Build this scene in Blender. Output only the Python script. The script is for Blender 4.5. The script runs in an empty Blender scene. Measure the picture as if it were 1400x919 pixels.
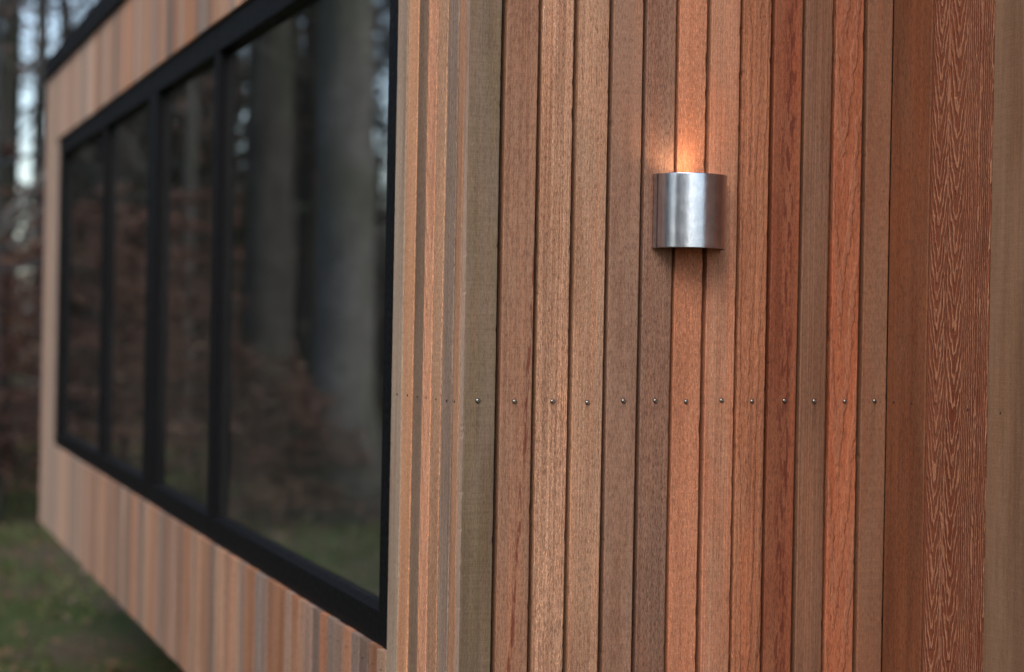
import bpy, math, random
from mathutils import Vector, Matrix, noise as mnoise
random.seed(7)
S = bpy.context.scene
COL = S.collection
rad = math.radians

# ------------------------------------------------------------------ helpers
def lin(c):
    return tuple(((v/255)/12.92 if v/255 <= .04045 else ((v/255+.055)/1.055)**2.4) for v in c)

class MB:
    def __init__(s): s.v = []; s.f = []; s.m = []
    def add(s, vs, fs, mi=0):
        o = len(s.v); s.v += [tuple(p) for p in vs]
        s.f += [tuple(i+o for i in f) for f in fs]; s.m += [mi]*len(fs)
    def box(s, x0, x1, y0, y1, z0, z1, mi=0, bev=0.0):
        if bev <= 0:
            v = [(x, y, z) for z in (z0, z1) for y in (y0, y1) for x in (x0, x1)]
            f = [(0,2,3,1),(4,5,7,6),(0,1,5,4),(2,6,7,3),(0,4,6,2),(1,3,7,5)]
            s.add(v, f, mi); return
        import bmesh
        bm = bmesh.new()
        bmesh.ops.create_cube(bm, size=1)
        for q in bm.verts:
            q.co = Vector(((x0+x1)/2+q.co.x*(x1-x0), (y0+y1)/2+q.co.y*(y1-y0), (z0+z1)/2+q.co.z*(z1-z0)))
        bmesh.ops.bevel(bm, geom=bm.edges[:], offset=bev, segments=2, affect='EDGES', profile=.6)
        bm.verts.index_update()
        s.add([q.co[:] for q in bm.verts], [[q.index for q in f.verts] for f in bm.faces], mi)
        bm.free()
    def tube(s, pts, rs, n=8, mi=0, cap=True):
        pts = [Vector(p) for p in pts]; vs = []; fs = []
        for i, p in enumerate(pts):
            d = (pts[min(i+1, len(pts)-1)]-pts[max(i-1, 0)]).normalized()
            a = d.cross(Vector((.31, .95, .05)) if abs(d.y) < .9 else Vector((1, 0, 0))).normalized(); b = d.cross(a)
            for k in range(n):
                t = 2*math.pi*k/n
                vs.append(p+(a*math.cos(t)+b*math.sin(t))*rs[i])
        for i in range(len(pts)-1):
            for k in range(n):
                k2 = (k+1) % n
                fs.append((i*n+k, i*n+k2, (i+1)*n+k2, (i+1)*n+k))
        if cap:
            fs.append(tuple(range(n))[::-1]); fs.append(tuple((len(pts)-1)*n+k for k in range(n)))
        s.add(vs, fs, mi)
    def mesh(s, name, mats, smooth=False):
        me = bpy.data.meshes.new(name); me.from_pydata(s.v, [], s.f)
        for m in (mats if isinstance(mats, (list, tuple)) else [mats]): me.materials.append(m)
        me.polygons.foreach_set('material_index', s.m)
        if smooth: me.polygons.foreach_set('use_smooth', [True]*len(s.f))
        me.update(); return me
    def build(s, name, mats, parent=None, smooth=False):
        return link(name, s.mesh(name, mats, smooth), parent)

def link(name, data, parent=None, loc=(0,0,0), rz=0):
    o = bpy.data.objects.new(name, data); COL.objects.link(o)
    o.location = loc; o.rotation_euler = (0, 0, rz)
    if parent: o.parent = parent
    return o
def tag(o, label=None, cat=None, group=None, kind=None):
    if label: o['label'] = label
    if cat: o['category'] = cat
    if group: o['group'] = group
    if kind: o['kind'] = kind
    return o
def empty(name, loc, rz=0):
    o = link(name, None, None, loc, rz); o.empty_display_size = .2; return o

# ------------------------------------------------------------------ node helper
class NT:
    def __init__(s, name):
        s.mat = bpy.data.materials.new(name); s.mat.use_nodes = True
        s.t = s.mat.node_tree; s.t.nodes.clear()
        s.out = s.t.nodes.new('ShaderNodeOutputMaterial')
    def n(s, typ, **kw):
        nd = s.t.nodes.new('ShaderNode'+typ)
        for k, v in kw.items(): setattr(nd, k, v)
        return nd
    def set(s, sock, v):
        if isinstance(v, bpy.types.NodeSocket): s.t.links.new(v, sock)
        elif isinstance(v, (tuple, list)) and len(v) == 3 and sock.type == 'RGBA': sock.default_value = (*v, 1)
        else: sock.default_value = v
    def math(s, op, a, b=0.0, c=0.0, clamp=False):
        nd = s.n('Math', operation=op, use_clamp=clamp)
        s.set(nd.inputs[0], a); s.set(nd.inputs[1], b); s.set(nd.inputs[2], c); return nd.outputs[0]
    def vm(s, op, a, b):
        nd = s.n('VectorMath', operation=op); s.set(nd.inputs[0], a); s.set(nd.inputs[1], b); return nd.outputs[0]
    def noise(s, vec, scale=1.0, detail=2.0, rough=.5, dist=0.0):
        nd = s.n('TexNoise'); s.set(nd.inputs['Vector'], vec)
        nd.inputs['Scale'].default_value = scale; nd.inputs['Detail'].default_value = detail
        nd.inputs['Roughness'].default_value = rough; nd.inputs['Distortion'].default_value = dist
        return nd.outputs[0]
    def ramp(s, x, lo, hi, a=0.0, b=1.0):
        nd = s.n('MapRange', interpolation_type='SMOOTHSTEP'); s.set(nd.inputs[0], x)
        s.set(nd.inputs[1], lo); s.set(nd.inputs[2], hi); s.set(nd.inputs[3], a); s.set(nd.inputs[4], b)
        return nd.outputs[0]
    def mix(s, f, a, b, mode='MIX'):
        nd = s.n('Mix', data_type='RGBA', blend_type=mode, clamp_factor=True)
        s.set(nd.inputs[0], f); s.set(nd.inputs[6], a); s.set(nd.inputs[7], b); return nd.outputs[2]
    def bump(s, h, strength=.5, dist=.001, nrm=None):
        nd = s.n('Bump'); s.set(nd.inputs['Height'], h); nd.inputs['Strength'].default_value = strength
        nd.inputs['Distance'].default_value = dist
        if nrm: s.set(nd.inputs['Normal'], nrm)
        return nd.outputs[0]
    def principled(s, col, rough=.7, metal=0.0, nrm=None, spec=.5, **kw):
        nd = s.n('BsdfPrincipled'); s.set(nd.inputs['Base Color'], col); s.set(nd.inputs['Roughness'], rough)
        s.set(nd.inputs['Metallic'], metal); s.set(nd.inputs['Specular IOR Level'], spec)
        if nrm: s.set(nd.inputs['Normal'], nrm)
        for k, v in kw.items(): s.set(nd.inputs[k.replace('_', ' ')], v)
        s.t.links.new(nd.outputs[0], s.out.inputs[0]); return nd

WOOD_GAIN = 1.0
def wood(name, base, alt, weather, seed, weath=.35, streak=.5, fiber=.5, speck=.35, saw=.25,
         figure=None, fig_amt=0.0, fig_w=6.0, moss=0.0, stain=None, screw=None, lines=0.0, rough=.72, bump=.6, objcol=False):
    """Rough-sawn cedar. base/alt/weather are sRGB triples; z runs along the grain, x across it."""
    n = NT(name)
    g = lambda c: tuple(min(.8, v*WOOD_GAIN*t) for v, t in zip(lin(c), (1.0, 1.0, .91)))
    tc = n.n('TexCoord').outputs['Object']
    off = n.n('CombineXYZ'); r = random.Random(seed)
    for i in range(3): off.inputs[i].default_value = r.uniform(-9, 9)
    P0 = tc
    if objcol:
        oi = n.n('ObjectInfo')
        rv = n.n('CombineXYZ')
        n.set(rv.inputs[0], n.math('MULTIPLY', oi.outputs['Random'], 17.0))
        n.set(rv.inputs[2], n.math('MULTIPLY', oi.outputs['Random'], 53.0))
        P = n.vm('ADD', n.vm('ADD', tc, off.outputs[0]), rv.outputs[0])
    else:
        P = n.vm('ADD', tc, off.outputs[0])
    sc = lambda v: n.vm('MULTIPLY', P, v)
    wob = n.noise(sc((6, 6, 5)), 1, 3)
    st = n.noise(sc((110, 110, 2.2)), 1, 4, .6)
    st2 = n.noise(sc((330, 330, 7)), 1, 3, .6)
    fb = n.noise(sc((600, 600, 105)), 1, 3, .72)
    sp = n.noise(sc((560, 560, 240)), 1, 2, .65)
    bl = n.noise(sc((22, 22, 3.2)), 1, 4, .6)
    sw = n.noise(sc((14, 14, 520)), 1, 3, .6)
    big = n.noise(sc((14, 14, 1.5)), 1, 3, .6)
    edge = n.noise(sc((60, 60, .9)), 1, 3, .55)
    if objcol:
        at = n.n('Attribute', attribute_type='OBJECT', attribute_name='tone').outputs['Color']
        cb = at; ca = n.mix(.55, at, g(alt)); cw = n.mix(.6, at, g(weather))
    else:
        cb, ca, cw = g(base), g(alt), g(weather)
    c = n.mix(n.math('MULTIPLY', n.ramp(st, .38, .66), streak), cb, ca)
    c = n.mix(n.math('MULTIPLY', n.ramp(bl, .42, .66), weath), c, cw)
    c = n.mix(n.math('MULTIPLY', n.ramp(st2, .5, .75), streak*.6), c, n.mix(1.0, c, (.55, .5, .48), 'MULTIPLY'))
    c = n.mix(n.ramp(big, .56, .34), c, n.mix(1.0, c, (.80, .75, .72), 'MULTIPLY'))
    c = n.mix(n.ramp(big, .55, .74), c, n.mix(1.0, c, (1.16, 1.10, 1.05), 'MULTIPLY'))
    c = n.mix(n.math('MULTIPLY', n.ramp(edge, .54, .68), .7), c, n.mix(1.0, c, (1.14, .98, .90), 'MULTIPLY'))
    if lines > 0:                                # fine straight ribs left by the saw along the grain
        rb = n.noise(sc((420, 420, 1.6)), 1, 2, .5)
        c = n.mix(n.math('MULTIPLY', n.ramp(rb, .56, .40), lines), c, n.mix(1.0, c, (.62, .56, .53), 'MULTIPLY'))
        c = n.mix(n.math('MULTIPLY', n.ramp(rb, .52, .64), lines), c, n.mix(1.0, c, (1.3, 1.3, 1.28), 'MULTIPLY'))
    if moss > 0:
        mo = n.noise(sc((50, 50, 5)), 1, 4, .65)
        c = n.mix(n.math('MULTIPLY', n.ramp(mo, .4, .62), moss), c, g((104, 92, 52)))
    h = n.math('ADD', n.math('MULTIPLY', fb, .8), n.math('MULTIPLY', sp, .5))
    h = n.math('ADD', h, n.math('MULTIPLY', sw, saw))
    if figure:
        sep = n.n('SeparateXYZ'); n.set(sep.inputs[0], P0)
        x, z = sep.outputs[0], sep.outputs[2]
        tot = None
        for (x0, k, m, ph, wid) in figure:      # nested V figure of plain-sawn growth rings
            xd = n.math('SUBTRACT', x, n.math('ADD', x0, n.math('MULTIPLY', n.math('SUBTRACT', wob, .5), .016)))
            ax = n.math('SQRT', n.math('ADD', n.math('MULTIPLY', xd, xd), 8e-6))
            wz = n.math('MULTIPLY', n.math('SUBTRACT', n.noise(sc((90, 90, 30)), 1, 3, .6), .5), fig_w)
            v = n.math('ADD', n.math('SUBTRACT', n.math('MULTIPLY', ax, k), n.math('MULTIPLY', z, m)), wz)
            s_ = n.math('SINE', n.math('MULTIPLY', n.math('ADD', v, ph), 1.0))
            s_ = n.ramp(s_, -.1, .8)
            s_ = n.math('MULTIPLY', s_, n.ramp(n.math('ABSOLUTE', xd), wid*.8, wid*1.25, 1, 0))
            tot = s_ if tot is None else n.math('MAXIMUM', tot, s_)
        lum = n.math('MULTIPLY', n.math('MULTIPLY', tot, fig_amt), n.math('MULTIPLY', n.ramp(n.noise(sc((75, 75, 12)), 1, 4, .7), .3, .6, .3, 1), n.ramp(fb, .3, .6, .55, 1)))
        c = n.mix(lum, c, cw)
        h = n.math('ADD', h, n.math('MULTIPLY', tot, 2.2))
    dk = n.math('MULTIPLY', n.ramp(fb, .56, .36), min(1, fiber*1.6))
    c = n.mix(dk, c, n.mix(1.0, c, (.5, .44, .42), 'MULTIPLY'))
    lt = n.math('MULTIPLY', n.ramp(sp, .53, .70), min(1, speck*2.1))
    c = n.mix(lt, c, n.mix(1.0, c, (1.75, 1.7, 1.65), 'MULTIPLY'))
    sd = n.math('MULTIPLY', n.ramp(sw, .6, .4), saw*.7)
    c = n.mix(sd, c, n.mix(1.0, c, (.66, .62, .6), 'MULTIPLY'))
    if stain:                                    # resin or tannin marks with a shape of their own
        col, x0, half, zs, thr, sl_, z_ = (*stain, 0, 0)[:7]
        sep = n.n('SeparateXYZ'); n.set(sep.inputs[0], P0)
        xx = n.math('ADD', sep.outputs[0], n.math('MULTIPLY', n.math('SUBTRACT', n.noise(sc((3, 3, 9)), 1, 4), .5), .02))
        xx = n.math('SUBTRACT', xx, n.math('MULTIPLY', n.math('SUBTRACT', sep.outputs[2], z_), sl_))
        band = n.ramp(n.math('ABSOLUTE', n.math('SUBTRACT', xx, x0)), half*.3, half, 1, 0)
        blot = n.ramp(n.noise(sc((150, 150, zs)), 1, 3, .6), thr, thr+.1)
        c = n.mix(n.math('MULTIPLY', n.math('MULTIPLY', band, blot), .8), c, g(col))
    if screw:                                    # weather streak that runs down from the fixing
        sep = n.n('SeparateXYZ'); n.set(sep.inputs[0], P0)
        dx = n.math('ABSOLUTE', n.math('ADD', n.math('SUBTRACT', sep.outputs[0], screw[0]), n.math('MULTIPLY', n.math('SUBTRACT', wob, .5), .006)))
        dz = n.math('SUBTRACT', screw[1], sep.outputs[2])
        ln_ = n.math('MULTIPLY', n.ramp(dz, .004, screw[2], 1, 0), n.ramp(dz, -.004, .002))
        sk = n.math('MULTIPLY', n.math('MULTIPLY', n.ramp(dx, .001, .0045, 1, 0), ln_), n.ramp(st2, .3, .6, .35, 1))
        ring = n.ramp(n.math('SQRT', n.math('ADD', n.math('MULTIPLY', dx, dx), n.math('MULTIPLY', dz, dz))), .0034, .0062, .6, 0)
        c = n.mix(n.math('MAXIMUM', n.math('MULTIPLY', sk, screw[3]), ring), c, n.mix(1.0, c, (.42, .36, .32), 'MULTIPLY'))
    nr = n.bump(h, bump, .0012)
    n.principled(c, n.ramp(fb, .3, .7, rough+.1, rough-.08), 0, nr, .32)
    return n.mat

def simple(name, c, rough=.6, metal=0.0, var=.25, scale=40, bump=0.0, spec=.5, stretch=(1,1,1)):
    n = NT(name); tc = n.n('TexCoord').outputs['Object']
    p = n.vm('MULTIPLY', tc, stretch)
    a = n.noise(p, scale, 5, .6)
    col = n.mix(n.math('MULTIPLY', n.ramp(a, .35, .7), 1.0), tuple(v*(1-var) for v in c), tuple(min(1, v*(1+var)) for v in c))
    nr = n.bump(a, bump, .01) if bump else None
    n.principled(col, n.ramp(a, .3, .7, max(.02, rough-.08), min(1, rough+.08)), metal, nr, spec)
    return n.mat

# ------------------------------------------------------------------ materials
M_black = simple('black_powder_coat', (.0035, .0036, .0046), .55, 0, .15, 90, 0, .12)
M_gasket = simple('black_gasket', (.006, .006, .0065), .8, 0, .1, 60)
M_membrane = simple('dark_membrane', (.018, .016, .015), .9)
M_inner = simple('dark_room_lining', (.16, .15, .135), .8, 0, .2, 3)
M_roof = simple('roof_membrane', (.03, .03, .033), .7, 0, .2, 8)
M_concrete = simple('concrete', (.22, .21, .2), .9, 0, .25, 12, .3)
M_screw = simple('screw_steel', (.30, .285, .26), .28, 1, .25, 500)
M_nail = simple('rusty_nail', (.045, .03, .022), .6, .4, .3, 500)

def metal_shade():
    n = NT('brushed_galvanised_steel'); tc = n.n('TexCoord').outputs['Object']
    a = n.noise(n.vm('MULTIPLY', tc, (45, 45, 45)), 1, 5, .65)
    b = n.noise(n.vm('MULTIPLY', tc, (260, 260, 90)), 1, 4, .7)
    # diagonal wiping scratches
    m = n.n('Mapping'); n.set(m.inputs['Vector'], tc); m.inputs['Rotation'].default_value = (0, rad(28), 0)
    m.inputs['Scale'].default_value = (700, 60, 45)
    sc = n.noise(m.outputs[0], 1, 3, .6)
    col = n.mix(n.ramp(a, .35, .7), (.46, .51, .62), (.60, .65, .76))
    col = n.mix(n.math('MULTIPLY', n.ramp(sc, .6, .75), .35), col, (.3, .3, .31))
    ro = n.math('ADD', n.ramp(a, .3, .7, .19, .23), n.math('MULTIPLY', n.math('SUBTRACT', b, .5), .12))
    h = n.math('ADD', n.math('MULTIPLY', sc, .4), n.math('MULTIPLY', a, .22))
    p = n.principled(col, ro, 1, n.bump(h, .12, .002))
    return n.mat
M_shade = metal_shade()
M_shade_in = simple('lamp_inner_coating', (.5, .49, .47), .5, .6, .1, 60)
def emit(name, col, s):
    n = NT(name); e = n.n('Emission'); n.set(e.inputs[0], col); e.inputs[1].default_value = s
    n.t.links.new(e.outputs[0], n.out.inputs[0]); return n.mat
M_bulb = emit('warm_bulb', (1, .66, .42), 95)

def glass():
    n = NT('window_glass')
    fr = n.n('Fresnel'); fr.inputs[0].default_value = 1.5
    r = fr.outputs[0]                        # four surfaces of a double glazed unit: 4R/(1+3R), mirrored at the outer face only
    f = n.math('DIVIDE', n.math('MULTIPLY', r, 4.0), n.math('ADD', n.math('MULTIPLY', r, 3.0), 1.0))
    geo = n.n('NewGeometry'); f = n.math('MULTIPLY', f, n.math('SUBTRACT', 1.0, geo.outputs['Backfacing']))
    tc = n.n('TexCoord').outputs['Object']
    sm = n.noise(tc, 2.2, 4, .6)
    gl = n.n('BsdfGlossy'); n.set(gl.inputs['Roughness'], n.ramp(sm, .4, .7, .0, .02)); gl.inputs[0].default_value = (.93, .95, .96, 1)
    n.set(gl.inputs['Normal'], n.bump(n.noise(tc, 1.3, 2), .02, .05))
    tr = n.n('BsdfTransparent'); tr.inputs[0].default_value = (.8, .84, .82, 1)
    mx = n.n('MixShader'); n.set(mx.inputs[0], f)
    n.t.links.new(tr.outputs[0], mx.inputs[1]); n.t.links.new(gl.outputs[0], mx.inputs[2])
    df = n.n('BsdfDiffuse'); df.inputs[0].default_value = (.5, .5, .47, 1)      # thin dust film, put in as haze to lift the dark reflections
    m2 = n.n('MixShader'); n.set(m2.inputs[0], n.math('MULTIPLY', n.ramp(sm, .3, .75, .008, .024), n.math('SUBTRACT', 1.0, geo.outputs['Backfacing'])))
    n.t.links.new(mx.outputs[0], m2.inputs[1]); n.t.links.new(df.outputs[0], m2.inputs[2])
    n.t.links.new(m2.outputs[0], n.out.inputs[0]); return n.mat
M_glass = glass()

def leaf_mat(name, a, b, c):
    n = NT(name)
    geo = n.n('NewGeometry')
    r = geo.outputs['Random Per Island']
    col = n.mix(n.ramp(r, .1, .6), a, b)
    col = n.mix(n.ramp(r, .75, .95), col, c)
    p = n.n('BsdfPrincipled'); n.set(p.inputs['Base Color'], col); p.inputs['Roughness'].default_value = .6
    t = n.n('BsdfTranslucent'); n.set(t.inputs[0], col)
    mx = n.n('MixShader'); mx.inputs[0].default_value = .3
    n.t.links.new(p.outputs[0], mx.inputs[1]); n.t.links.new(t.outputs[0], mx.inputs[2])
    n.t.links.new(mx.outputs[0], n.out.inputs[0]); return n.mat
M_russet = leaf_mat('russet_beech_leaf', (.10, .044, .027), (.165, .08, .052), (.25, .155, .11))
M_green = leaf_mat('green_leaf', (.03, .045, .018), (.05, .065, .025), (.09, .09, .035))
M_needle = leaf_mat('dark_needle', (.045, .055, .034), (.065, .075, .045), (.085, .09, .055))
M_grass = leaf_mat('grass_blade', (.062, .098, .02), (.095, .13, .03), (.22, .19, .10))
M_litter = leaf_mat('fallen_leaf', (.10, .05, .028), (.17, .09, .05), (.24, .17, .12))

def bark(name, a, b, c):
    n = NT(name); tc = n.n('TexCoord').outputs['Object']
    x = n.noise(n.vm('MULTIPLY', tc, (3, 3, 2.2)), 1, 5, .6)
    y = n.noise(n.vm('MULTIPLY', tc, (14, 14, 30)), 1, 4, .6)
    z = n.noise(n.vm('MULTIPLY', tc, (1.3, 1.3, .7)), 1, 3)
    col = n.mix(n.ramp(x, .35, .65), a, b)
    col = n.mix(n.math('MULTIPLY', n.ramp(z, .45, .65), .8), col, c)
    col = n.mix(n.math('MULTIPLY', n.ramp(y, .55, .4), .6), col, tuple(v*.45 for v in a))
    n.principled(col, .85, 0, n.bump(n.math('ADD', x, y), .6, .02), .2); return n.mat
M_bark = bark('beech_bark', (.10, .096, .087), (.145, .14, .128), (.066, .073, .048))
M_bark2 = bark('dark_bark', (.034, .032, .028), (.058, .053, .046), (.036, .044, .026))

def ground_mat():
    n = NT('woodland_ground'); tc = n.n('TexCoord').outputs['Object']
    a = n.noise(tc, .9, 6, .65); b = n.noise(tc, 7, 5, .65); c = n.noise(tc, 45, 3, .6)
    col = n.mix(n.ramp(a, .40, .6), (.04, .065, .014), (.085, .066, .042))
    col = n.mix(n.math('MULTIPLY', n.ramp(b, .5, .65), .7), col, (.10, .065, .042))
    col = n.mix(n.math('MULTIPLY', n.ramp(c, .55, .35), .6), col, (.02, .018, .012))
    n.principled(col, .95, 0, n.bump(n.math('ADD', b, c), .8, .03), .15); return n.mat

# ------------------------------------------------------------------ camera
TH, RO, FPX = rad(21.3925), rad(1.06), 2374.0
F = Vector((math.sin(TH), math.cos(TH), 0)); R = Vector((math.cos(TH), -math.sin(TH), 0)); Z = Vector((0, 0, 1))
cx = R*math.cos(RO)+Z*math.sin(RO); cy = -R*math.sin(RO)+Z*math.cos(RO)
cam = bpy.data.cameras.new('camera'); co = bpy.data.objects.new('camera', cam); COL.objects.link(co)
CAM = Vector((-.9404, -2.6066, 1.5))
m = Matrix((cx, cy, -F)).transposed().to_4x4(); m.translation = CAM
co.matrix_world = m
cam.sensor_width = 36; cam.lens = 36*FPX/1400; cam.shift_y = -22.5/1400
cam.clip_start = .05; cam.clip_end = 1500
cam.dof.use_dof = True; cam.dof.focus_distance = 2.86; cam.dof.aperture_fstop = 2.3; cam.dof.aperture_blades = 0
S.camera = co

# ------------------------------------------------------------------ ground
def hgt(x, y):
    d = math.hypot(x-1, y-2)
    k = min(1, max(0, (d-6)/20))
    return k*(.35*mnoise.noise((x*.11, y*.11, 3.1))+.1*mnoise.noise((x*.4, y*.4, 8)))+.02*mnoise.noise((x*.9, y*.9, 1))
def grd():
    mb = MB(); rings = [0]; r = .8
    while r < 900: rings.append(r); r *= 1.16
    n = 72
    mb.v.append((1, 2, hgt(1, 2)))
    for r in rings[1:]:
        for k in range(n):
            t = 2*math.pi*k/n; x, y = 1+r*math.cos(t), 2+r*math.sin(t); mb.v.append((x, y, hgt(x, y)))
    for k in range(n): mb.f.append((0, 1+k, 1+(k+1) % n))
    for i in range(len(rings)-2):
        for k in range(n):
            a = 1+i*n+k; b = 1+i*n+(k+1) % n; mb.f.append((a, a+n, b+n, b))
    mb.m = [0]*len(mb.f)
    return mb.build('ground', ground_mat(), None, True)
tag(grd(), 'mossy woodland ground under and around the cabin', 'ground', kind='structure')

# ------------------------------------------------------------------ cabin
ZB, ZT = .494, 2.594          # cladding bottom and top above the ground
LEN, WID = 5.93, 2.5          # side length, front width
WX, WY = .792, -1.02          # inner corner X and reach of the projecting wing
OZ0, OZ1, OY0, OY1 = .894, 2.28, .383, 5.484
TH_B = .022
cabin = empty('timber_cabin', (0, 0, 0))
tag(cabin, 'cedar clad cabin with a black framed ribbon window along its side', 'cabin')

sh = MB()                      # structural shell behind the boards
X0 = .026
sh.box(X0, .09, .028, OY0-.03, ZB+.02, ZT-.01)
sh.box(X0, .09, OY1+.03, LEN, ZB+.02, ZT-.01)
sh.box(X0, .09, OY0-.03, OY1+.03, ZB+.02, OZ0-.02)
sh.box(X0, .09, OY0-.03, OY1+.03, OZ1+.02, ZT-.01)
sh.box(.09, WX+.026, .028, .10, ZB+.02, ZT-.01)
sh.box(WX+.026, WX+.09, WY+.03, .10, ZB+.02, ZT-.01)
sh.box(WX+.09, WID, WY+.03, WY+.1, ZB+.02, ZT-.01)
sh.build('wall', M_membrane, cabin)
ow = MB()
ow.box(WID-.08, WID, WY+.1, LEN, ZB, ZT-.01); ow.box(.09, WID-.08, LEN-.08, LEN, ZB, ZT-.01)
ow.build('wall', M_membrane, cabin)
inn = MB()
inn.box(.1, WID-.08, .11, LEN-.08, ZB-.02, ZB+.12)
inn.box(.1, WID-.08, .11, LEN-.08, ZT-.14, ZT-.02)
inn.box(WID-.12, WID-.085, .11, LEN-.08, ZB+.12, ZT-.14)
inn.box(.1, WID-.12, .11, .13, ZB+.12, ZT-.14)
inn.box(.1, WID-.12, LEN-.12, LEN-.085, ZB+.12, ZT-.14)
inn.build('interior', M_inner, cabin)
rf = MB()
rf.box(-.016, WID+.02, -.016, LEN+.02, ZT+.002, ZT+.095, 0, .004)
rf.box(WX-.018, WID+.02, WY-.016, -.017, ZT+.002, ZT+.095, 0, .004)
rf.box(.08, WID-.1, .08, LEN-.1, ZT+.092, ZT+.10)
rf.build('roof', M_black, cabin)
ch = MB()
ch.box(.35, WID-.3, .35, LEN-.35, ZB-.16, ZB-.022)
ch.box(.03, WID-.06, .03, LEN-.06, ZB-.021, ZB+.012)
ch.box(WX+.3, WID-.3, WY+.3, .349, ZB-.16, ZB-.022)
ch.build('floor_frame', M_membrane, cabin)
fbm = MB(); fbm.box(-.14, .14, -.14, .14, -.05, ZB-.162, 0, .012)
fb = fbm.mesh('foundation_block', M_concrete)
for x in (.65, 1.25, 2.0):
    for y in (.6, 2.1, 3.8, 5.2):
        link('foundation_block', fb, cabin, (x, y, 0))
link('foundation_block', fb, cabin, (2.0, -.5, 0)); link('foundation_block', fb, cabin, (1.3, -.5, 0))

# ---- boards
def board_mesh(w, L, d, seed, segs=90, jit=.0011, bev=.0016, warp=.0017):
    r = random.Random(seed)
    prof = [(0, d), (0, bev*1.1), (bev*.35, bev*.35), (bev*1.1, 0), (w-bev*1.1, 0), (w-bev*.35, bev*.35), (w, bev*1.1), (w, d)]
    mb = MB(); ph = r.uniform(0, 50); n = len(prof)
    for i in range(segs+1):
        z = L*i/segs
        wl = warp*mnoise.noise((z*1.3, ph, 0)); wr = warp*mnoise.noise((z*1.3, ph, 9))
        jl = jit*(mnoise.noise((z*38, ph, 3))+.6*mnoise.noise((z*110, ph, 4)))
        jr = jit*(mnoise.noise((z*38, ph, 5))+.6*mnoise.noise((z*110, ph, 6)))
        jl = max(0, jl)*1.4 if jl > jit*.5 else jl*.35
        jr = max(0, jr)*1.4 if jr > jit*.5 else jr*.35
        fy = warp*.6*mnoise.noise((z*.9, ph, 14))
        for k, (x, y) in enumerate(prof):
            xx = x+(wl+jl if k < 4 else wr-jr) if k not in (0, 7) else x+(wl if k == 0 else wr)
            mb.v.append((xx, y+(fy if 0 < k < 7 else 0), z))
    for i in range(segs):
        for k in range(n):
            k2 = (k+1) % n
            mb.f.append((i*n+k, i*n+k2, (i+1)*n+k2, (i+1)*n+k))
    mb.f.append(tuple(range(n))[::-1]); mb.f.append(tuple(segs*n+k for k in range(n)))
    mb.m = [0]*len(mb.f)
    return mb

# screw head: shallow dome on a washer lip, pointing along -Y
def screw_mesh():
    mb = MB(); n = 20; pr = [(.0038, 0), (.0038, -.0005), (.0034, -.0016), (.0024, -.0025), (.0010, -.0029), (.0006, -.0022)]
    for (r, y) in pr:
        for k in range(n):
            t = 2*math.pi*k/n; mb.v.append((r*math.cos(t), y, r*math.sin(t)))
    for i in range(len(pr)-1):
        for k in range(n):
            k2 = (k+1) % n; mb.f.append((i*n+k, (i+1)*n+k, (i+1)*n+k2, i*n+k2))
    mb.f.append(tuple((len(pr)-1)*n+k for k in range(n))); mb.m = [0]*len(mb.f)
    return mb.mesh('screw', M_screw, True)
SCREW = screw_mesh()
nm = MB()
for j in range(1): nm.tube([(0, .002, 0), (0, -.0006, 0), (0, -.0009, 0)], [.0021, .0021, .0012], 12)
NAIL = nm.mesh('nail', M_nail, True)

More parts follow.
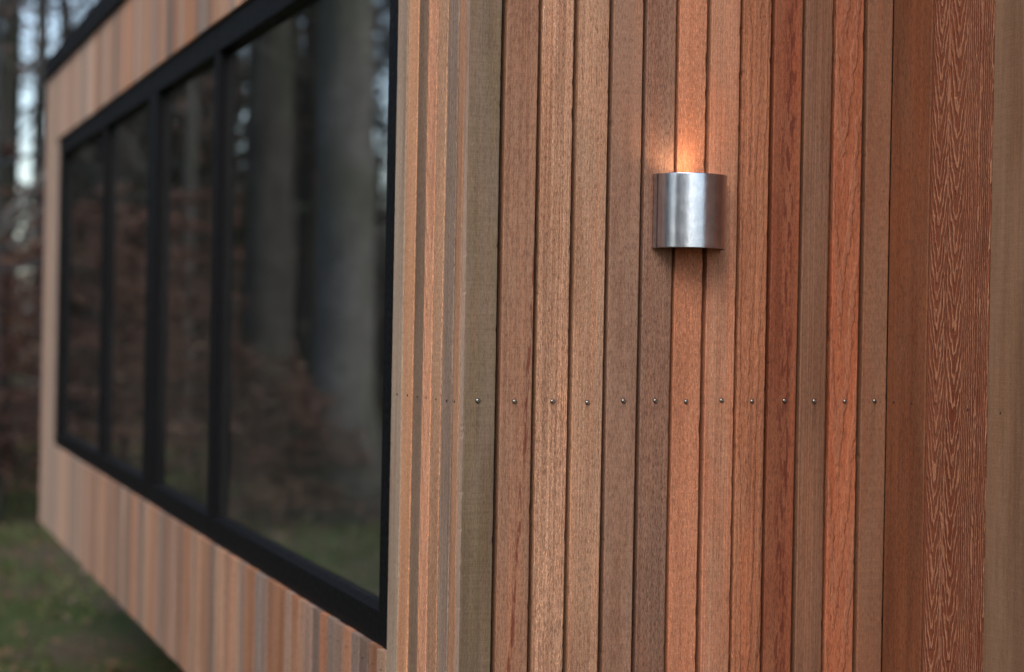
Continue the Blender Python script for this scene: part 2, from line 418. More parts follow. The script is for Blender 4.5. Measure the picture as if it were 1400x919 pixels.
edgesR = [.0543, .1177, .1809, .2432, .305, .3658, .4248, .4875, .5477, .6086, .6683, .7309, .7915]
edgesL = [0.0, .0618, .1241, .188, .2503, .3117, .3719, .4324, .4931, .5533, .6154, .6751, .7394]
screwX = [.0242, .0865, .153, .2148, .2802, .3386, .3958, .463, .5213, .5848, .6435, .7052, .7663]
screwZ = [1.3692, 1.3680, 1.3682, 1.3662, 1.3688, 1.3690, 1.3676, 1.3696, 1.3684, 1.3693, 1.3685, 1.3680, 1.3688]
W = wood
front = [
 ('olive grey corner board with green algae', W('cedar_olive', (122,103,88), (110,92,74), (126,108,96), 1, .5, .7, .28, .2, .45, moss=.26, screw=(screwX[0]-edgesL[0], screwZ[0]-ZB, 0.120, 0.50))),
 ('reddish brown board with a dark resin streak', W('cedar_red_streak', (156,114,92), (140,100,80), (144,116,98), 2, lines=0.30, weath=.4, streak=.5, fiber=.45, speck=.25, saw=.3, stain=((98,40,26), .036, .0045, 20, .44, .048, .69), screw=(screwX[1]-edgesL[1], screwZ[1]-ZB, 0.030, 0.30))),
 ('pale pinkish tan board with fine straight lines', W('cedar_pale_line', (186,143,118), (168,127,104), (172,138,117), 3, lines=0.55, weath=.3, streak=.7, fiber=.6, speck=.45, saw=.1, screw=(screwX[2]-edgesL[2], screwZ[2]-ZB, 0.050, 0.35))),
 ('pale tan sawn board', W('cedar_pale_tan', (176,135,111), (160,120,98), (156,127,108), 4, lines=0.35, weath=.45, streak=.45, fiber=.5, speck=.4, saw=.2, screw=(screwX[3]-edgesL[3], screwZ[3]-ZB, 0.030, 0.30))),
 ('dull brown board with ragged edge', W('cedar_dull_brown', (148,111,93), (134,98,82), (140,112,98), 5, .45, .4, .45, .25, .3, screw=(screwX[4]-edgesL[4], screwZ[4]-ZB, 0.035, 0.40))),
 ('dark grey brown board left of the lamp', W('cedar_grey_brown', (138,102,86), (122,89,74), (132,106,93), 6, lines=0.25, weath=.5, streak=.5, fiber=.6, speck=.25, saw=.15, screw=(screwX[5]-edgesL[5], screwZ[5]-ZB, 0.040, 0.40))),
 ('bright orange board behind the lamp', W('cedar_orange', (186,124,96), (174,112,84), (172,124,100), 7, lines=0.20, weath=.3, streak=.35, fiber=.45, speck=.4, saw=.25, screw=(screwX[6]-edgesL[6], screwZ[6]-ZB, 0.030, 0.30))),
 ('pink tan board right of the lamp', W('cedar_pink_tan', (184,130,105), (190,120,92), (166,130,107), 8, lines=0.35, weath=.5, streak=.7, fiber=.4, speck=.3, saw=.3, screw=(screwX[7]-edgesL[7], screwZ[7]-ZB, 0.040, 0.30))),
 ('warm orange brown board', W('cedar_warm_brown', (170,110,82), (158,98,70), (154,112,88), 9, lines=0.35, weath=.35, streak=.5, fiber=.5, speck=.3, saw=.2, figure=[(.02, 420, 6, 0, .05)], fig_amt=.22, screw=(screwX[8]-edgesL[8], screwZ[8]-ZB, 0.050, 0.30))),
 ('deep red board with dark blotches', W('cedar_deep_red', (140,80,55), (120,64,42), (148,100,76), 10, .4, .7, .5, .15, .15, stain=((84,32,18), .032, .016, 22, .48), screw=(screwX[9]-edgesL[9], screwZ[9]-ZB, 0.040, 0.50))),
 ('grey brown smooth board', W('cedar_grey_smooth', (132,92,72), (120,84,66), (130,98,82), 11, lines=0.45, weath=.5, streak=.8, fiber=.35, speck=.1, saw=.08, screw=(screwX[10]-edgesL[10], screwZ[10]-ZB, 0.090, 0.60))),
 ('orange red board with flame grain', W('cedar_orange_red', (168,101,73), (156,86,58), (152,104,82), 12, .35, .7, .45, .2, .12, figure=[(.018, 260, 24, 1, .06)], fig_amt=.45, stain=((120,50,28), .02, .03, 40, .58), screw=(screwX[11]-edgesL[11], screwZ[11]-ZB, 0.050, 0.50))),
 ('brown board beside the inner corner', W('cedar_mid_brown', (138,94,72), (124,82,62), (126,98,80), 13, .45, .4, .4, .12, .35, screw=(screwX[12]-edgesL[12], screwZ[12]-ZB, 0.060, 0.50))),
]
L = ZT-ZB-.002
for i, (lab, mt) in enumerate(front):
    mb = board_mesh(edgesR[i]-edgesL[i]-(.001 if i else 0), L, TH_B, 100+i, 420)
    if i == 0: mb.m = [1 if (q < 420*8 and q % 8 == 0) else 0 for q in range(len(mb.f))]
    b = mb.build('board', [mt, W('cedar_clean_edge', (178,152,138), (164,138,124), (180,160,150), 50, .4, .6, .4, .1, .1)] if i == 0 else mt, cabin); b.location = (edgesL[i]+(.001 if i else 0), .0008*random.uniform(-1, 1), ZB); b['label'] = lab
    s = link('screw', SCREW, b, (screwX[i]-edgesL[i], -.0003, screwZ[i]-ZB))

# ---- boards of the wing (face looks to -X): local x runs towards -Y
RZ = -math.pi/2
wing = [
 (.0, .1165, 'dark brown board in the inner corner', W('cedar_dark', (126,76,50), (106,60,38), (122,82,60), 21, lines=0.12, weath=.6, streak=.6, fiber=.5, speck=.12, saw=.2), [(.0226, 1.3684), (.0756, 1.3699)]),
 (.118, .2855, 'brown board with bold raised wavy grain', W('cedar_bold_grain', (122,66,44), (102,52,34), (168,118,92), 22, .12, .5, .35, .15, .1, figure=[(.027, 720, 150, 0, .021), (.075, 660, 140, 2.1, .022), (.05, 1000, 6, 1, .006), (.135, 1250, 9, 4, .040)], fig_amt=1.0, fig_w=10.5, bump=.9), [(.2349, 1.3667)]),
 (.287, .445, 'smooth grey brown board at the right edge', W('cedar_grey_edge', (128,99,79), (116,88,69), (132,104,86), 23, .6, .8, .15, .12, .4), [(.3208, 1.3656)]),
 (.4465, .60, None, W('cedar_plain', (150,104,82), (136,92,72), (136,106,92), 24), []),
 (.6015, .80, None, None, []), (.8015, -WY, None, None, []),
]
for j, (a, bb, lab, mt, nails) in enumerate(wing):
    mt = mt or bpy.data.materials['cedar_plain']
    mb = board_mesh(bb-a-.0012, L, TH_B, 140+j, 420, .0003)
    b = mb.build('board', mt, cabin); b.location = (WX, -a, ZB); b.rotation_euler = (0, 0, RZ)
    if lab: b['label'] = lab
    for (t, z) in nails: link('nail', NAIL, b, (t-a, -.0002, z-ZB))

# ---- boards of the window side near the corner
M_side = wood('cedar_side', (0,0,0), (150,110,90), (140,122,112), 31, .45, .5, .5, .3, .2, objcol=True)
ce = [.0245, .056, .111, .164, .214, .266, .325, .383]
corner = [
 ('narrow orange brown board at the corner', W('cedar_corner_orange', (181,136,109), (166,118,90), (178,145,126), 41, .3, .6, .4, .2, .1)),
 ('grey weathered corner board', W('cedar_corner_grey', (153,130,118), (139,116,103), (158,139,128), 42, lines=0.50, weath=.5, streak=.7, fiber=.5, speck=.2, saw=.1)),
 ('tan brown corner board', W('cedar_corner_tan', (189,147,120), (172,128,103), (174,145,124), 43, .3, .4, .6, .5, .2)),
 ('bright orange red board with wavy grain', W('cedar_corner_red', (214,156,126), (200,136,106), (208,164,138), 44, .3, .6, .45, .7, .15, figure=[(.02, 300, 60, 0, .06)], fig_amt=.25)),
 ('dull grey brown corner board', W('cedar_corner_brown', (136,111,94), (122,99,82), (139,118,103), 45, .4, .5, .5, .2, .2)),
 ('light orange tan corner board', W('cedar_corner_light', (208,155,122), (191,136,103), (193,155,128), 46, .3, .5, .45, .5, .2)),
 ('pale grey board beside the window', W('cedar_corner_pale', (170,149,134), (155,134,120), (174,158,145), 47, lines=0.50, weath=.4, streak=.6, fiber=.4, speck=.15, saw=.1)),
]
nz = [1.3655, 1.3655, 1.3652, 1.365, 1.364, 1.3644, 1.363]
for i, (lab, mt) in enumerate(corner):
    a, bb = ce[i], ce[i+1]-.0045
    if i == 6: bb = ce[7]
    mb = board_mesh(bb-a, L, TH_B-.0005, 160+i, 420)
    b = mb.build('board', mt, cabin); b.location = (0+.0006*random.uniform(-1, 1), bb, ZB); b.rotation_euler = (0, 0, RZ); b['label'] = lab
    link('nail', NAIL, b, (bb-a-.022 if i else .008, -.0002, nz[i]-ZB))

# ---- boards under and over the window: nearest ones one by one, the rest as one part
tones = [(112,96,88), (128,116,110), (176,118,82), (184,142,116), (170,128,106), (196,150,120), (160,130,116), (150,128,118), (188,132,100), (172,116,86), (148,112,92), (178,146,126), (140,122,112), (200,160,132), (164,120,94)]
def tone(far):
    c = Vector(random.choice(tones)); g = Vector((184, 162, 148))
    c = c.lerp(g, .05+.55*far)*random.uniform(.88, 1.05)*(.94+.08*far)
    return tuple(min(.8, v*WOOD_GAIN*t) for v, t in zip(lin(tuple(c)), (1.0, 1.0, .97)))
pitch = .0578; y = OY0+.002; k = 0
rest = MB(); rest_tones = []
low_h = OZ0-ZB
while y < LEN-.01:
    w = min(pitch-.0045, LEN-y)
    far = (y/LEN)**1.2
    inwin = y < OY1-.01
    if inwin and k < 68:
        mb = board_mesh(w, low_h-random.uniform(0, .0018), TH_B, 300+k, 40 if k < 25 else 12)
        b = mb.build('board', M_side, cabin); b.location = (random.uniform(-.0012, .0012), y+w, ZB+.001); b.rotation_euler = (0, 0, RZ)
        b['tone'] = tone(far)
        if k < 14:
            for zz in (low_h-.035, .04): link('nail', NAIL, b, (w*.5, -.0002, zz))
    else:
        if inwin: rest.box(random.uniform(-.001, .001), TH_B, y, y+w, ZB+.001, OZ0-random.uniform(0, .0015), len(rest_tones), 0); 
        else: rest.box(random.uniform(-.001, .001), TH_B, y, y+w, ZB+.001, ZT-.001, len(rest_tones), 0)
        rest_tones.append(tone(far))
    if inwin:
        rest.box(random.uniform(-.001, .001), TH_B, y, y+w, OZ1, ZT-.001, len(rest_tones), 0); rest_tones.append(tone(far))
    y += pitch; k += 1
# front end of the wing
x = WX+.024
while x < WID-.01:
    w = min(pitch-.005, WID-x); rest.box(x, x+w, WY, WY+TH_B, ZB+.001, ZT-.001, len(rest_tones), 0); rest_tones.append(tone(.2)); x += pitch
def clad_mat():
    n = NT('cedar_cladding'); at = n.n('Attribute', attribute_type='GEOMETRY', attribute_name='tone').outputs['Color']
    tc = n.n('TexCoord').outputs['Object']
    a = n.noise(n.vm('MULTIPLY', tc, (120, 120, 3)), 1, 4, .6); b = n.noise(n.vm('MULTIPLY', tc, (500, 500, 60)), 1, 2)
    c = n.mix(n.math('MULTIPLY', n.ramp(a, .4, .65), .5), at, n.mix(1.0, at, (.72, .68, .66), 'MULTIPLY'))
    n.principled(c, .75, 0, n.bump(b, .4, .001), .3); return n.mat
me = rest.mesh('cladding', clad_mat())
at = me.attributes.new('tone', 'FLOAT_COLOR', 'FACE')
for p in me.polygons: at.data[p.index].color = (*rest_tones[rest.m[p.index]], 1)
me.polygons.foreach_set('material_index', [0]*len(me.polygons))
cl = link('cladding', me, cabin); tag(cl, None, None, None, 'stuff')

# ---- window units: frame mesh carries panes and a mullion
FX = .012                      # face of the frame, set back behind the boards
FW, FD = .055, .024            # frame width and depth of the glass behind the frame face
def window(y0, y1, na, fa, mull):
    z0, z1 = OZ0-.016, OZ1+.014
    f = MB()
    def bar(ya, yb, za, zb): f.box(FX, FX+.055, ya, yb, za, zb, 0, .0025)
    bot, top = .078, .09
    bar(y0, y1, z0, z0+bot); bar(y0, y1, z1-top, z1)
    bar(y0, y0+na, z0+bot+.0005, z1-top-.0005); bar(y1-fa, y1, z0+bot+.0005, z1-top-.0005)
    # sloping ledge of the bottom rail
    zt = z0+bot
    a_, b_ = y0+na+.001, y1-fa-.001
    f.add([(FX+.004, a_, zt-.001), (FX+.004, b_, zt-.001), (FX+FD+.004, b_, zt+.005), (FX+FD+.004, a_, zt+.005),
           (FX+FD+.004, a_, zt-.002), (FX+FD+.004, b_, zt-.002)], [(0, 3, 2, 1), (3, 4, 5, 2)])
    fo = f.build('window', M_black, cabin)
    cuts = [y0+na]+[v for mm in mull for v in mm]+[y1-fa]
    for mm in mull:
        q = MB(); q.box(FX+.001, FX+.05, mm[0], mm[1], z0+bot+.001, z1-top-.001, 0, .0025); q.build('mullion', M_black, fo)
    for i in range(0, len(cuts), 2):
        g = MB(); g.box(FX+FD, FX+FD+.006, cuts[i]-.006, cuts[i+1]+.006, z0+bot-.006, z1-top+.006); g.build('pane', M_glass, fo)
    return fo
window(OY0-.02, 2.034, .113, .026, []); window(2.036, 3.031, .025, .072, []); window(3.033, OY1+.02, .076, .109, [(4.086, 4.138)])
gk = MB()
for (a, bb, c, d) in ((OY0-.026, OY1+.026, OZ0-.03, OZ0-.0165), (OY0-.026, OY1+.026, OZ1+.0145, OZ1+.03)):
    gk.box(.024, .085, a, bb, c, d)
gk.build('gasket', M_gasket, cabin)

# ------------------------------------------------------------------ wall lamp
LX, LZ0, LZ1, LR = .3925, 1.6235, 1.7465, .0648
lamp = empty('wall_lamp', (LX, -.001, LZ0))
tag(lamp, 'half round galvanised steel wall lamp glowing warm upwards on the cedar boards', 'wall lamp')
H = LZ1-LZ0
sh = MB(); n = 64; t = .0014
ang = [math.pi*k/n for k in range(n+1)]
zs = [0, .0006, H-.0006, H]
prof = [(LR-.0004, 0), (LR, .0005), (LR, .0012), (LR, .004), (LR, H-.004), (LR, H-.0012), (LR, H-.0005), (LR-.0004, H), (LR-t, H-.0002), (LR-t, H-.004), (LR-t, .004), (LR-t, .0002)]
for (r, z) in prof:
    for a in ang: sh.v.append((r*math.cos(a), -r*math.sin(a)-.0006, z))
q = n+1
for i in range(len(prof)):
    i2 = (i+1) % len(prof)
    for k in range(n): sh.f.append((i*q+k, i*q+k+1, i2*q+k+1, i2*q+k)); sh.m.append(1 if i in (8, 9, 10) else 0)
sh.f.append(tuple(i*q for i in range(len(prof)))); sh.m.append(0)
sh.f.append(tuple(i*q+n for i in range(len(prof)))[::-1]); sh.m.append(0)
shade = sh.build('lamp_shade', [M_shade, M_shade_in], lamp, True)
bp = MB(); bp.box(-LR+.003, LR-.003, -.0025, .0002, .004, H-.006, 0, .0006); bp.build('back_plate', M_shade, lamp)
hd = MB()                      # half disc that carries the lamp holder and shuts the lower end
ps = [(.0615*math.cos(a), -.0615*math.sin(a)-.003) for a in ang]
hd.v = [(x, y, .012) for x, y in ps]+[(x, y, .0145) for x, y in ps]
hd.f = [tuple(range(q))[::-1], tuple(range(q, 2*q))]+[(k, k+1, q+k+1, q+k) for k in range(n)]; hd.m = [0]*len(hd.f)
hd.build('holder_plate', M_shade_in, lamp)
def baffle(a0, a1, xc):          # unseen half round segment, added to cut the glow on the boards to shape
    mb = MB(); r = LR-.0022; pts = [(r*math.cos(a0+(a1-a0)*k/20), -r*math.sin(a0+(a1-a0)*k/20)-.0008) for k in range(21)]
    pts += [(xc, -.0008)]; m_ = len(pts); zc = H-.007
    mb.v = [(x, y, zc) for x, y in pts]+[(x, y, zc+.0012) for x, y in pts]
    mb.f = [tuple(range(m_))[::-1], tuple(range(m_, 2*m_))]+[(k, (k+1) % m_, m_+(k+1) % m_, m_+k) for k in range(m_)]; mb.m = [0]*len(mb.f)
    return mb
baffle(math.acos(-.036/LR), math.pi, -.036).build('glow_baffle', M_shade_in, lamp)
baffle(0, math.acos(-.004/LR), -.004).build('glow_baffle', M_shade_in, lamp)
st_ = MB(); st_.box(-.036, -.004, -.024, -.0008, H-.0072, H-.0058); st_.build('glow_baffle', M_shade_in, lamp)   # added strip by the wall, makes the glow start above the rim
BX, BY = -.012, -.05
so = MB(); so.tube([(BX, BY, .015), (BX, BY, .083), (BX, BY, .088)], [.012, .012, .009], 20); so.build('lamp_holder', M_membrane, lamp, True)
bu = MB()
pts = [(BX, BY, .088), (BX, BY, .093), (BX, BY, .100), (BX, BY, .107), (BX, BY, .111), (BX, BY, .1125)]
bu.tube(pts, [.006, .0075, .0085, .0075, .0045, .001], 20); bu.build('bulb', M_bulb, lamp, True)

# ------------------------------------------------------------------ trees
def ortho(d):
    a = d.cross(Vector((0, 0, 1)) if abs(d.z) < .9 else Vector((1, 0, 0))).normalized(); return a, d.cross(a)
def leafquad(mb, p, s, rnd, mi=0, flat=.5):
    nrm = Vector((rnd.gauss(0, flat), rnd.gauss(0, flat), 1)).normalized()
    a, b = ortho(nrm); t = rnd.uniform(0, 6.28); u = a*math.cos(t)+b*math.sin(t); v = nrm.cross(u)
    p = Vector(p); c = nrm*s*.12
    mb.add([p-u*s, p-v*s*.45+c, p+u*s, p+v*s*.45+c], [(0, 1, 2, 3)], mi)
def beech(seed, h, r0, bare=.45, leaves=900, limbs=26, lean=.02):
    rnd = random.Random(seed); tr = MB(); cr = MB()
    pts = []; rs = []; x = y = 0; lx, ly = rnd.gauss(0, lean), rnd.gauss(0, lean)
    for i in range(15):
        f = i/14; z = h*f
        pts.append((x, y, z-.1)); rs.append(r0*((1-f)**.8*.95+.03)*(1+.7*math.exp(-z*3.5)))
        x += lx*h/14+rnd.gauss(0, .012*h/14*2); y += ly*h/14+rnd.gauss(0, .012*h/14*2)
    tr.tube(pts, rs, 14)
    for i in range(limbs):
        f = rnd.uniform(bare, .97); ii = min(13, int(f*14)); p = Vector(pts[ii]).lerp(Vector(pts[ii+1]), f*14-ii)
        az = rnd.uniform(0, 6.28); up = rnd.uniform(.1, .8); d = Vector((math.cos(az), math.sin(az), up)).normalized()
        ln = h*(1.02-f)*rnd.uniform(.35, .6)+.5; rr = max(.012, rs[ii]*rnd.uniform(.2, .4)); q = [p]
        for s in range(5):
            d = (d+Vector((rnd.gauss(0, .16), rnd.gauss(0, .16), rnd.gauss(.03, .12)))).normalized(); q.append(q[-1]+d*ln/5)
        tr.tube(q, [rr*(1-s/5.4) for s in range(6)], 6, 0, False)
        for s in range(9):
            bp_ = q[rnd.randint(1, 5)]; dd = (d+Vector((rnd.gauss(0, .7), rnd.gauss(0, .7), rnd.gauss(.1, .4)))).normalized()
            tl = ln*rnd.uniform(.2, .5); e = bp_+dd*tl; mid = bp_+dd*tl*.5+Vector((rnd.gauss(0, .06), rnd.gauss(0, .06), rnd.gauss(0, .06)))*tl
            tr.tube([bp_, mid, e], [rr*.3, rr*.2, .004], 4, 0, False)
            for w_ in range(5):
                b2 = bp_.lerp(e, rnd.uniform(.3, 1)); d3 = (dd+Vector((rnd.gauss(0, .6), rnd.gauss(0, .6), rnd.gauss(0, .4)))).normalized()
                tr.tube([b2, b2+d3*tl*rnd.uniform(.25, .5)], [.008, .003], 3, 0, False)
            for w_ in range(max(1, leaves//(limbs*9))):
                leafquad(cr, bp_.lerp(e, rnd.uniform(.3, 1.05))+Vector((rnd.gauss(0, .18), rnd.gauss(0, .18), rnd.gauss(0, .12))), rnd.uniform(.05, .09), rnd)
    return tr, cr
def sapling(seed, h, n=22, lv=2600, spread=1.4):
    """young beech: thin stem, flat layered sprays that keep their dead leaves"""
    rnd = random.Random(seed); tr = MB(); cr = MB(); pts = []; x = y = 0
    for i in range(8):
        pts.append((x, y, h*i/7-.05)); x += rnd.gauss(0, .04); y += rnd.gauss(0, .04)
    tr.tube(pts, [.03*(1-i/8)+.004 for i in range(8)], 7)
    for i in range(n):
        f = .12+.86*(i+rnd.random())/n; ii = min(6, int(f*7)); p = Vector(pts[ii]).lerp(Vector(pts[ii+1]), f*7-ii)
        az = i*2.4+rnd.gauss(0, .4); ln = spread*(1.05-f*.75)*rnd.uniform(.6, 1.1); d = Vector((math.cos(az), math.sin(az), rnd.uniform(.0, .3)))
        q = [p]
        for s in range(4):
            d = d+Vector((rnd.gauss(0, .12), rnd.gauss(0, .12), rnd.gauss(-.07, .06))); q.append(q[-1]+d*ln/4)
        tr.tube(q, [.011, .009, .007, .005, .003], 5, 0, False)
        for s in range(lv//n):
            j = rnd.randint(0, 3); c = q[j].lerp(q[j+1], rnd.random()); sd = Vector((-d.y, d.x, 0)).normalized()*rnd.gauss(0, .16*ln)
            leafquad(cr, c+sd+Vector((0, 0, rnd.gauss(-.02, .035))), rnd.uniform(.028, .05), rnd, 0, .45)
    return tr, cr
def conifer(seed, h, r0):
    rnd = random.Random(seed); tr = MB(); cr = MB()
    tr.tube([(0, 0, -.1), (0.03, 0, h*.5), (0, 0.03, h)], [r0*1.2, r0*.6, .02], 10)
    z = h*.04
    while z < h:
        k = 1-z/h; ln = .25+2.1*k**.8
        for j in range(9):
            az = rnd.uniform(0, 6.28); l2 = ln*rnd.uniform(.65, 1.1); d = Vector((math.cos(az), math.sin(az), -.18)); e = Vector((0, 0, z))+d*l2
            tr.tube([(0, 0, z), e], [.018*k+.006, .004], 4, 0, False)
            for s in range(int(26*l2)+4):
                f = rnd.uniform(.15, 1.05); leafquad(cr, Vector((0, 0, z)).lerp(e, f)+Vector((rnd.gauss(0, .13), rnd.gauss(0, .13), rnd.gauss(-.07, .09))), rnd.uniform(.08, .15), rnd, 0, .7)
        z += .30+.1*rnd.random()
    return tr, cr
protos = {}
def proto(kind, gen, bk, lf):
    tr, cr = gen; protos[kind] = (tr.mesh('trunk', bk, True), cr.mesh('crown', lf))
proto('beech_tree0', beech(1, 16, .22, .18, 2000, 24), M_bark2, M_russet)
proto('beech_tree1', beech(2, 14, .15, .14, 2400, 26), M_bark2, M_russet)
proto('beech_tree2', beech(3, 19, .34, .5, 700, 18, .008), M_bark, M_green)
proto('beech_tree4', beech(6, 19, .34, .45, 700, 18, .008), M_bark2, M_green)
proto('beech_tree3', beech(4, 12, .10, .16, 1800, 22), M_bark, M_russet)
proto('beech_sapling0', sapling(11, 2.3), M_bark2, M_russet)
proto('beech_sapling1', sapling(12, 3.2, 26, 3200, 1.7), M_bark2, M_russet)
proto('beech_sapling2', sapling(13, 1.4, 18, 2400, 1.2), M_bark2, M_russet)
proto('spruce_tree0', conifer(21, 9, .13), M_bark2, M_needle)
proto('spruce_tree1', conifer(22, 6, .10), M_bark2, M_needle)
def plant(kind, x, y, rz=None, s=1.0, label=None, group=None, cat='tree'):
    name = kind.rstrip('0123456789'); tm, cm = protos[kind]
    e = empty(name, (x, y, hgt(x, y)-.02), random.uniform(0, 6.28) if rz is None else rz); e.scale = (s, s, s)
    tag(e, label, cat, group); link('trunk', tm, e); link('crown', cm, e); return e
def polar(deg, dist, mirror=False):
    """a spot seen from the camera (or from its mirror image in the window) deg right of the long side's direction"""
    ox = .98 if mirror else CAM.x
    a = rad(deg); return ox+math.sin(a)*dist, CAM.y+math.cos(a)*dist
G1 = 'slender beech trees beyond the far end of the cabin'
L1 = 'slender dark trunked beech with russet leaves beyond the far end of the cabin'
for (dg, ds, kd, s) in ((4.95, 17, 'beech_tree1', .8), (4.5, 12.5, 'beech_tree3', .8), (6.2, 21, 'beech_tree3', 1.1), (7.4, 27, 'beech_tree1', 1), (4.0, 28, 'beech_tree0', .9), (9, 22, 'beech_tree1', 1), (3, 21, 'beech_tree3', 1.1)):
    x, y = polar(dg, ds); plant(kd, x, y, None, s, L1, G1)
G2 = 'russet beech saplings on the wood edge beyond the cabin'
L2 = 'young beech still holding its russet dead leaves beyond the far end of the cabin'
for (dg, ds, kd, s) in ((5.2, 13.5, 'beech_sapling1', .62), (6.55, 13.2, 'beech_sapling1', .8), (4.2, 15, 'beech_sapling0', 1.1), (7.4, 16, 'beech_sapling0', 1), (5.9, 22, 'beech_sapling1', .8), (3.0, 17, 'beech_sapling1', 1.1)):
    x, y = polar(dg, ds); plant(kd, x, y, None, s, L2, G2, 'sapling')
# seen only as reflections in the window
x, y = polar(-15.65, 13.0, True); plant('beech_tree2', x, y, .6, .76, 'thick grey beech trunk mirrored in the nearest window pane', None)
x, y = polar(-14.75, 25, True); plant('beech_tree4', x, y, 1.1, .85, 'dark beech trunk standing between the two thick mirrored trunks', None)
x, y = polar(-13.3, 16, True); plant('beech_tree4', x, y, 2.6, .8, 'dark mossy beech trunk mirrored left of the thick grey one', None)
G3, L3 = 'beech trees of the wood facing the window', 'grey green beech of the wood facing the window side'
for (dg, ds, kd, s) in ((-8, 22, 'beech_tree0', 1), (-9.5, 28, 'beech_tree1', 1), (-10.8, 20, 'beech_tree3', 1), (-11.5, 31, 'beech_tree0', 1), (-14, 27, 'beech_tree0', 1.1), (-15, 35, 'beech_tree1', 1.2), (-17.8, 29, 'beech_tree0', 1), (-21, 22, 'beech_tree0', 1), (-24, 17, 'beech_tree2', .8), (-28, 24, 'beech_tree0', 1), (-34, 20, 'beech_tree2', .8), (-45, 19, 'beech_tree0', 1), (-58, 18, 'beech_tree2', .8), (-75, 20, 'beech_tree0', 1)):
    x, y = polar(dg, ds, True); plant(kd, x, y, None, s, L3, G3)
G4, L4 = 'dark spruces of the wood facing the window', 'dark green spruce of the wood facing the window side'
for (dg, ds, kd, s) in ((-7.6, 30, 'spruce_tree0', 1), (-9.8, 34, 'spruce_tree0', 1.0), (-18.9, 30, 'spruce_tree1', .8), (-11.0, 30, 'spruce_tree1', 1)):
    x, y = polar(dg, ds, True); plant(kd, x, y, None, s, L4, G4)
G5, L5 = 'russet saplings mirrored in the window', 'russet leaved young beech mirrored in the window panes'
for (dg, ds, kd, s) in ((-7.8, 13, 'beech_sapling1', .8), (-8.6, 15, 'beech_sapling0', 1.1), (-9.6, 13.5, 'beech_sapling1', .8), (-11.0, 17, 'beech_sapling1', .9), (-12.6, 14, 'beech_sapling2', 1.0), (-14.2, 12.5, 'beech_sapling2', .8)):
    x, y = polar(dg, ds, True); plant(kd, x, y, None, s, L5, G5, 'sapling')

# far wood: one mass of trunks, brush and twigs round the clearing
def far_wood():
    rnd = random.Random(5); mb = MB()
    for i in range(260):
        a = rnd.uniform(rad(-100), rad(62)); d = rnd.uniform(38, 85)
        x, y = math.sin(a)*d, math.cos(a)*d; z = hgt(x, y)-.2; h = rnd.uniform(7, 17); r = rnd.uniform(.04, .14)
        lx, ly = rnd.gauss(0, .25), rnd.gauss(0, .25)
        mb.tube([(x, y, z), (x+lx*.5, y+ly*.5, z+h*.5), (x+lx, y+ly, z+h)], [r, r*.7, .02], 6, 0, False)
        for j in range(6):
            f = rnd.uniform(.3, .95); e = Vector((x+lx*f, y+ly*f, z+h*f)); dd = Vector((rnd.gauss(0, 1), rnd.gauss(0, 1), rnd.uniform(.1, .9))).normalized()*rnd.uniform(1, 2.6)
            mb.tube([e, e+dd], [r*.3, .012], 4, 0, False)
    for i in range(26000):
        a = rnd.uniform(rad(-100), rad(62)); d = rnd.uniform(34, 80); x, y = math.sin(a)*d, math.cos(a)*d
        zz = min(rnd.expovariate(1.0), 7); mi = 1 if rnd.random() < .16 else 2
        leafquad(mb, (x, y, hgt(x, y)+zz), rnd.uniform(.12, .34), rnd, mi, .9)
    for i in range(17000):                      # thicket that stands behind the trees facing the window
        a = rad(rnd.choice([rnd.uniform(-30, -5), rnd.uniform(-12.4, -5)])); d = rnd.uniform(24, 42); x, y = .98+math.sin(a)*d, CAM.y+math.cos(a)*d
        leafquad(mb, (x, y, hgt(x, y)+min(rnd.expovariate(.36), 9)), rnd.uniform(.1, .26), rnd, 1 if rnd.random() < .35 else 2, .9)
    for i in range(180):                       # the wood closes round the clearing behind the viewer too, open only straight out from the lamp
        a = rnd.choice([rnd.uniform(rad(62), rad(158)), rnd.uniform(rad(207), rad(262)), rnd.uniform(rad(262), rad(318))]); d = rnd.uniform(15, 28)
        x, y = 1+math.sin(a)*d, math.cos(a)*d; z = hgt(x, y)-.2; h = rnd.uniform(8, 14); r = rnd.uniform(.08, .2)
        mb.tube([(x, y, z), (x+.1, y, z+h*.5), (x, y+.2, z+h)], [r, r*.7, .02], 6, 0, False)
        for j in range(46):
            zz = h*rnd.uniform(.02, 1); k = 1.8*(1.05-zz/h)
            leafquad(mb, (x+rnd.gauss(0, k), y+rnd.gauss(0, k), z+zz), rnd.uniform(.25, .6), rnd, 2 if rnd.random() < .7 else 1, .9)
    o = mb.build('far_wood', [M_bark2, M_russet, M_needle]); tag(o, 'distant bare winter wood behind the clearing', 'wood', kind='stuff')
far_wood()

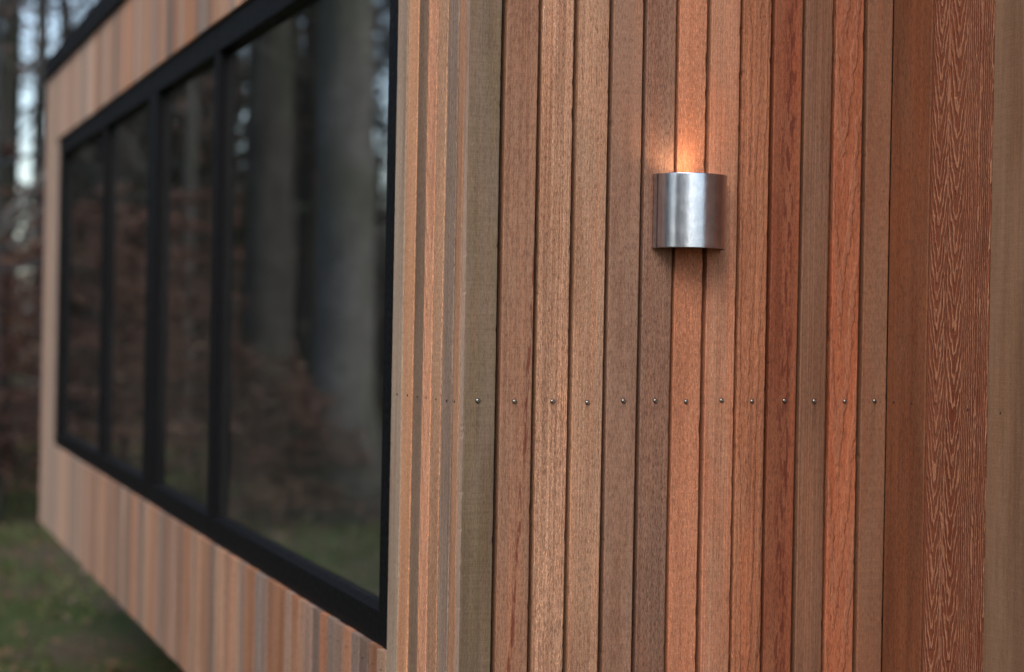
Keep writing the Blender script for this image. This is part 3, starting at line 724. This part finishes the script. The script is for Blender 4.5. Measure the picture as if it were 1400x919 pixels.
# ------------------------------------------------------------------ grass and litter
def grass():
    rnd = random.Random(9); mb = MB(); k = 0
    while k < 46000:
        x, y = rnd.uniform(-6, 5), rnd.uniform(-1, 17)
        if -.05 < x < WID and -1 < y < LEN: continue
        g = mnoise.noise((x*.9, y*.9, 4))+.5*mnoise.noise((x*2.7, y*2.7, 7))
        if g < rnd.uniform(-.55, .35): continue
        k += 1; z = hgt(x, y); h = rnd.uniform(.03, .085); w = rnd.uniform(.004, .008); t = rnd.uniform(0, 6.28)
        u, v = math.cos(t)*w, math.sin(t)*w; bx, by = rnd.gauss(0, .4)*h, rnd.gauss(0, .4)*h
        mb.add([(x-u, y-v, z-.01), (x+u, y+v, z-.01), (x+bx*.5+u*.6, y+by*.5+v*.6, z+h*.7), (x+bx, y+by, z+h)], [(0, 1, 2, 3)])
    tag(mb.build('grass', M_grass), 'short winter grass beside the cabin', 'grass', kind='stuff')
    mb = MB()
    for k in range(15000):
        x, y = rnd.uniform(-9, 7), rnd.uniform(-3, 24)
        leafquad(mb, (x, y, hgt(x, y)+rnd.uniform(.01, .05)), rnd.uniform(.025, .05), rnd, 0, .35)
    tag(mb.build('fallen_leaves', M_litter), 'brown fallen beech leaves scattered over the grass', 'leaves', kind='stuff')
grass()

# ------------------------------------------------------------------ light
SUN = Vector((-.56, -.64, .82)).normalized()
el = math.asin(SUN.z); az = math.atan2(SUN.x, SUN.y)
w = bpy.data.worlds.new('World'); S.world = w; w.use_nodes = True
nt = w.node_tree; nt.nodes.clear()
sky = nt.nodes.new('ShaderNodeTexSky'); sky.sky_type = 'NISHITA'; sky.sun_disc = False
sky.sun_elevation = el; sky.sun_rotation = az % (2*math.pi); sky.air_density = 1.0; sky.dust_density = 2.0; sky.ozone_density = 1.0
hs = nt.nodes.new('ShaderNodeHueSaturation'); hs.inputs['Saturation'].default_value = .9     # overcast: greyer than a clear sky
bg = nt.nodes.new('ShaderNodeBackground'); bg.inputs[1].default_value = .15
ou = nt.nodes.new('ShaderNodeOutputWorld')
nt.links.new(sky.outputs[0], hs.inputs['Color']); nt.links.new(hs.outputs[0], bg.inputs[0]); nt.links.new(bg.outputs[0], ou.inputs[0])
sl = bpy.data.lights.new('sun', 'SUN'); sl.energy = .95; sl.angle = rad(35); sl.color = (1, .96, .90)
so_ = bpy.data.objects.new('sun', sl); COL.objects.link(so_); so_.rotation_euler = SUN.to_track_quat('Z', 'Y').to_euler()

vs = S.view_settings; vs.view_transform = 'Standard'; vs.look = 'None'; vs.exposure = 1.0; vs.gamma = 1; vs.use_curve_mapping = False
S.cycles.use_denoising = True
S.cycles.max_bounces = 8; S.cycles.transparent_max_bounces = 12; S.cycles.sample_clamp_indirect = 6
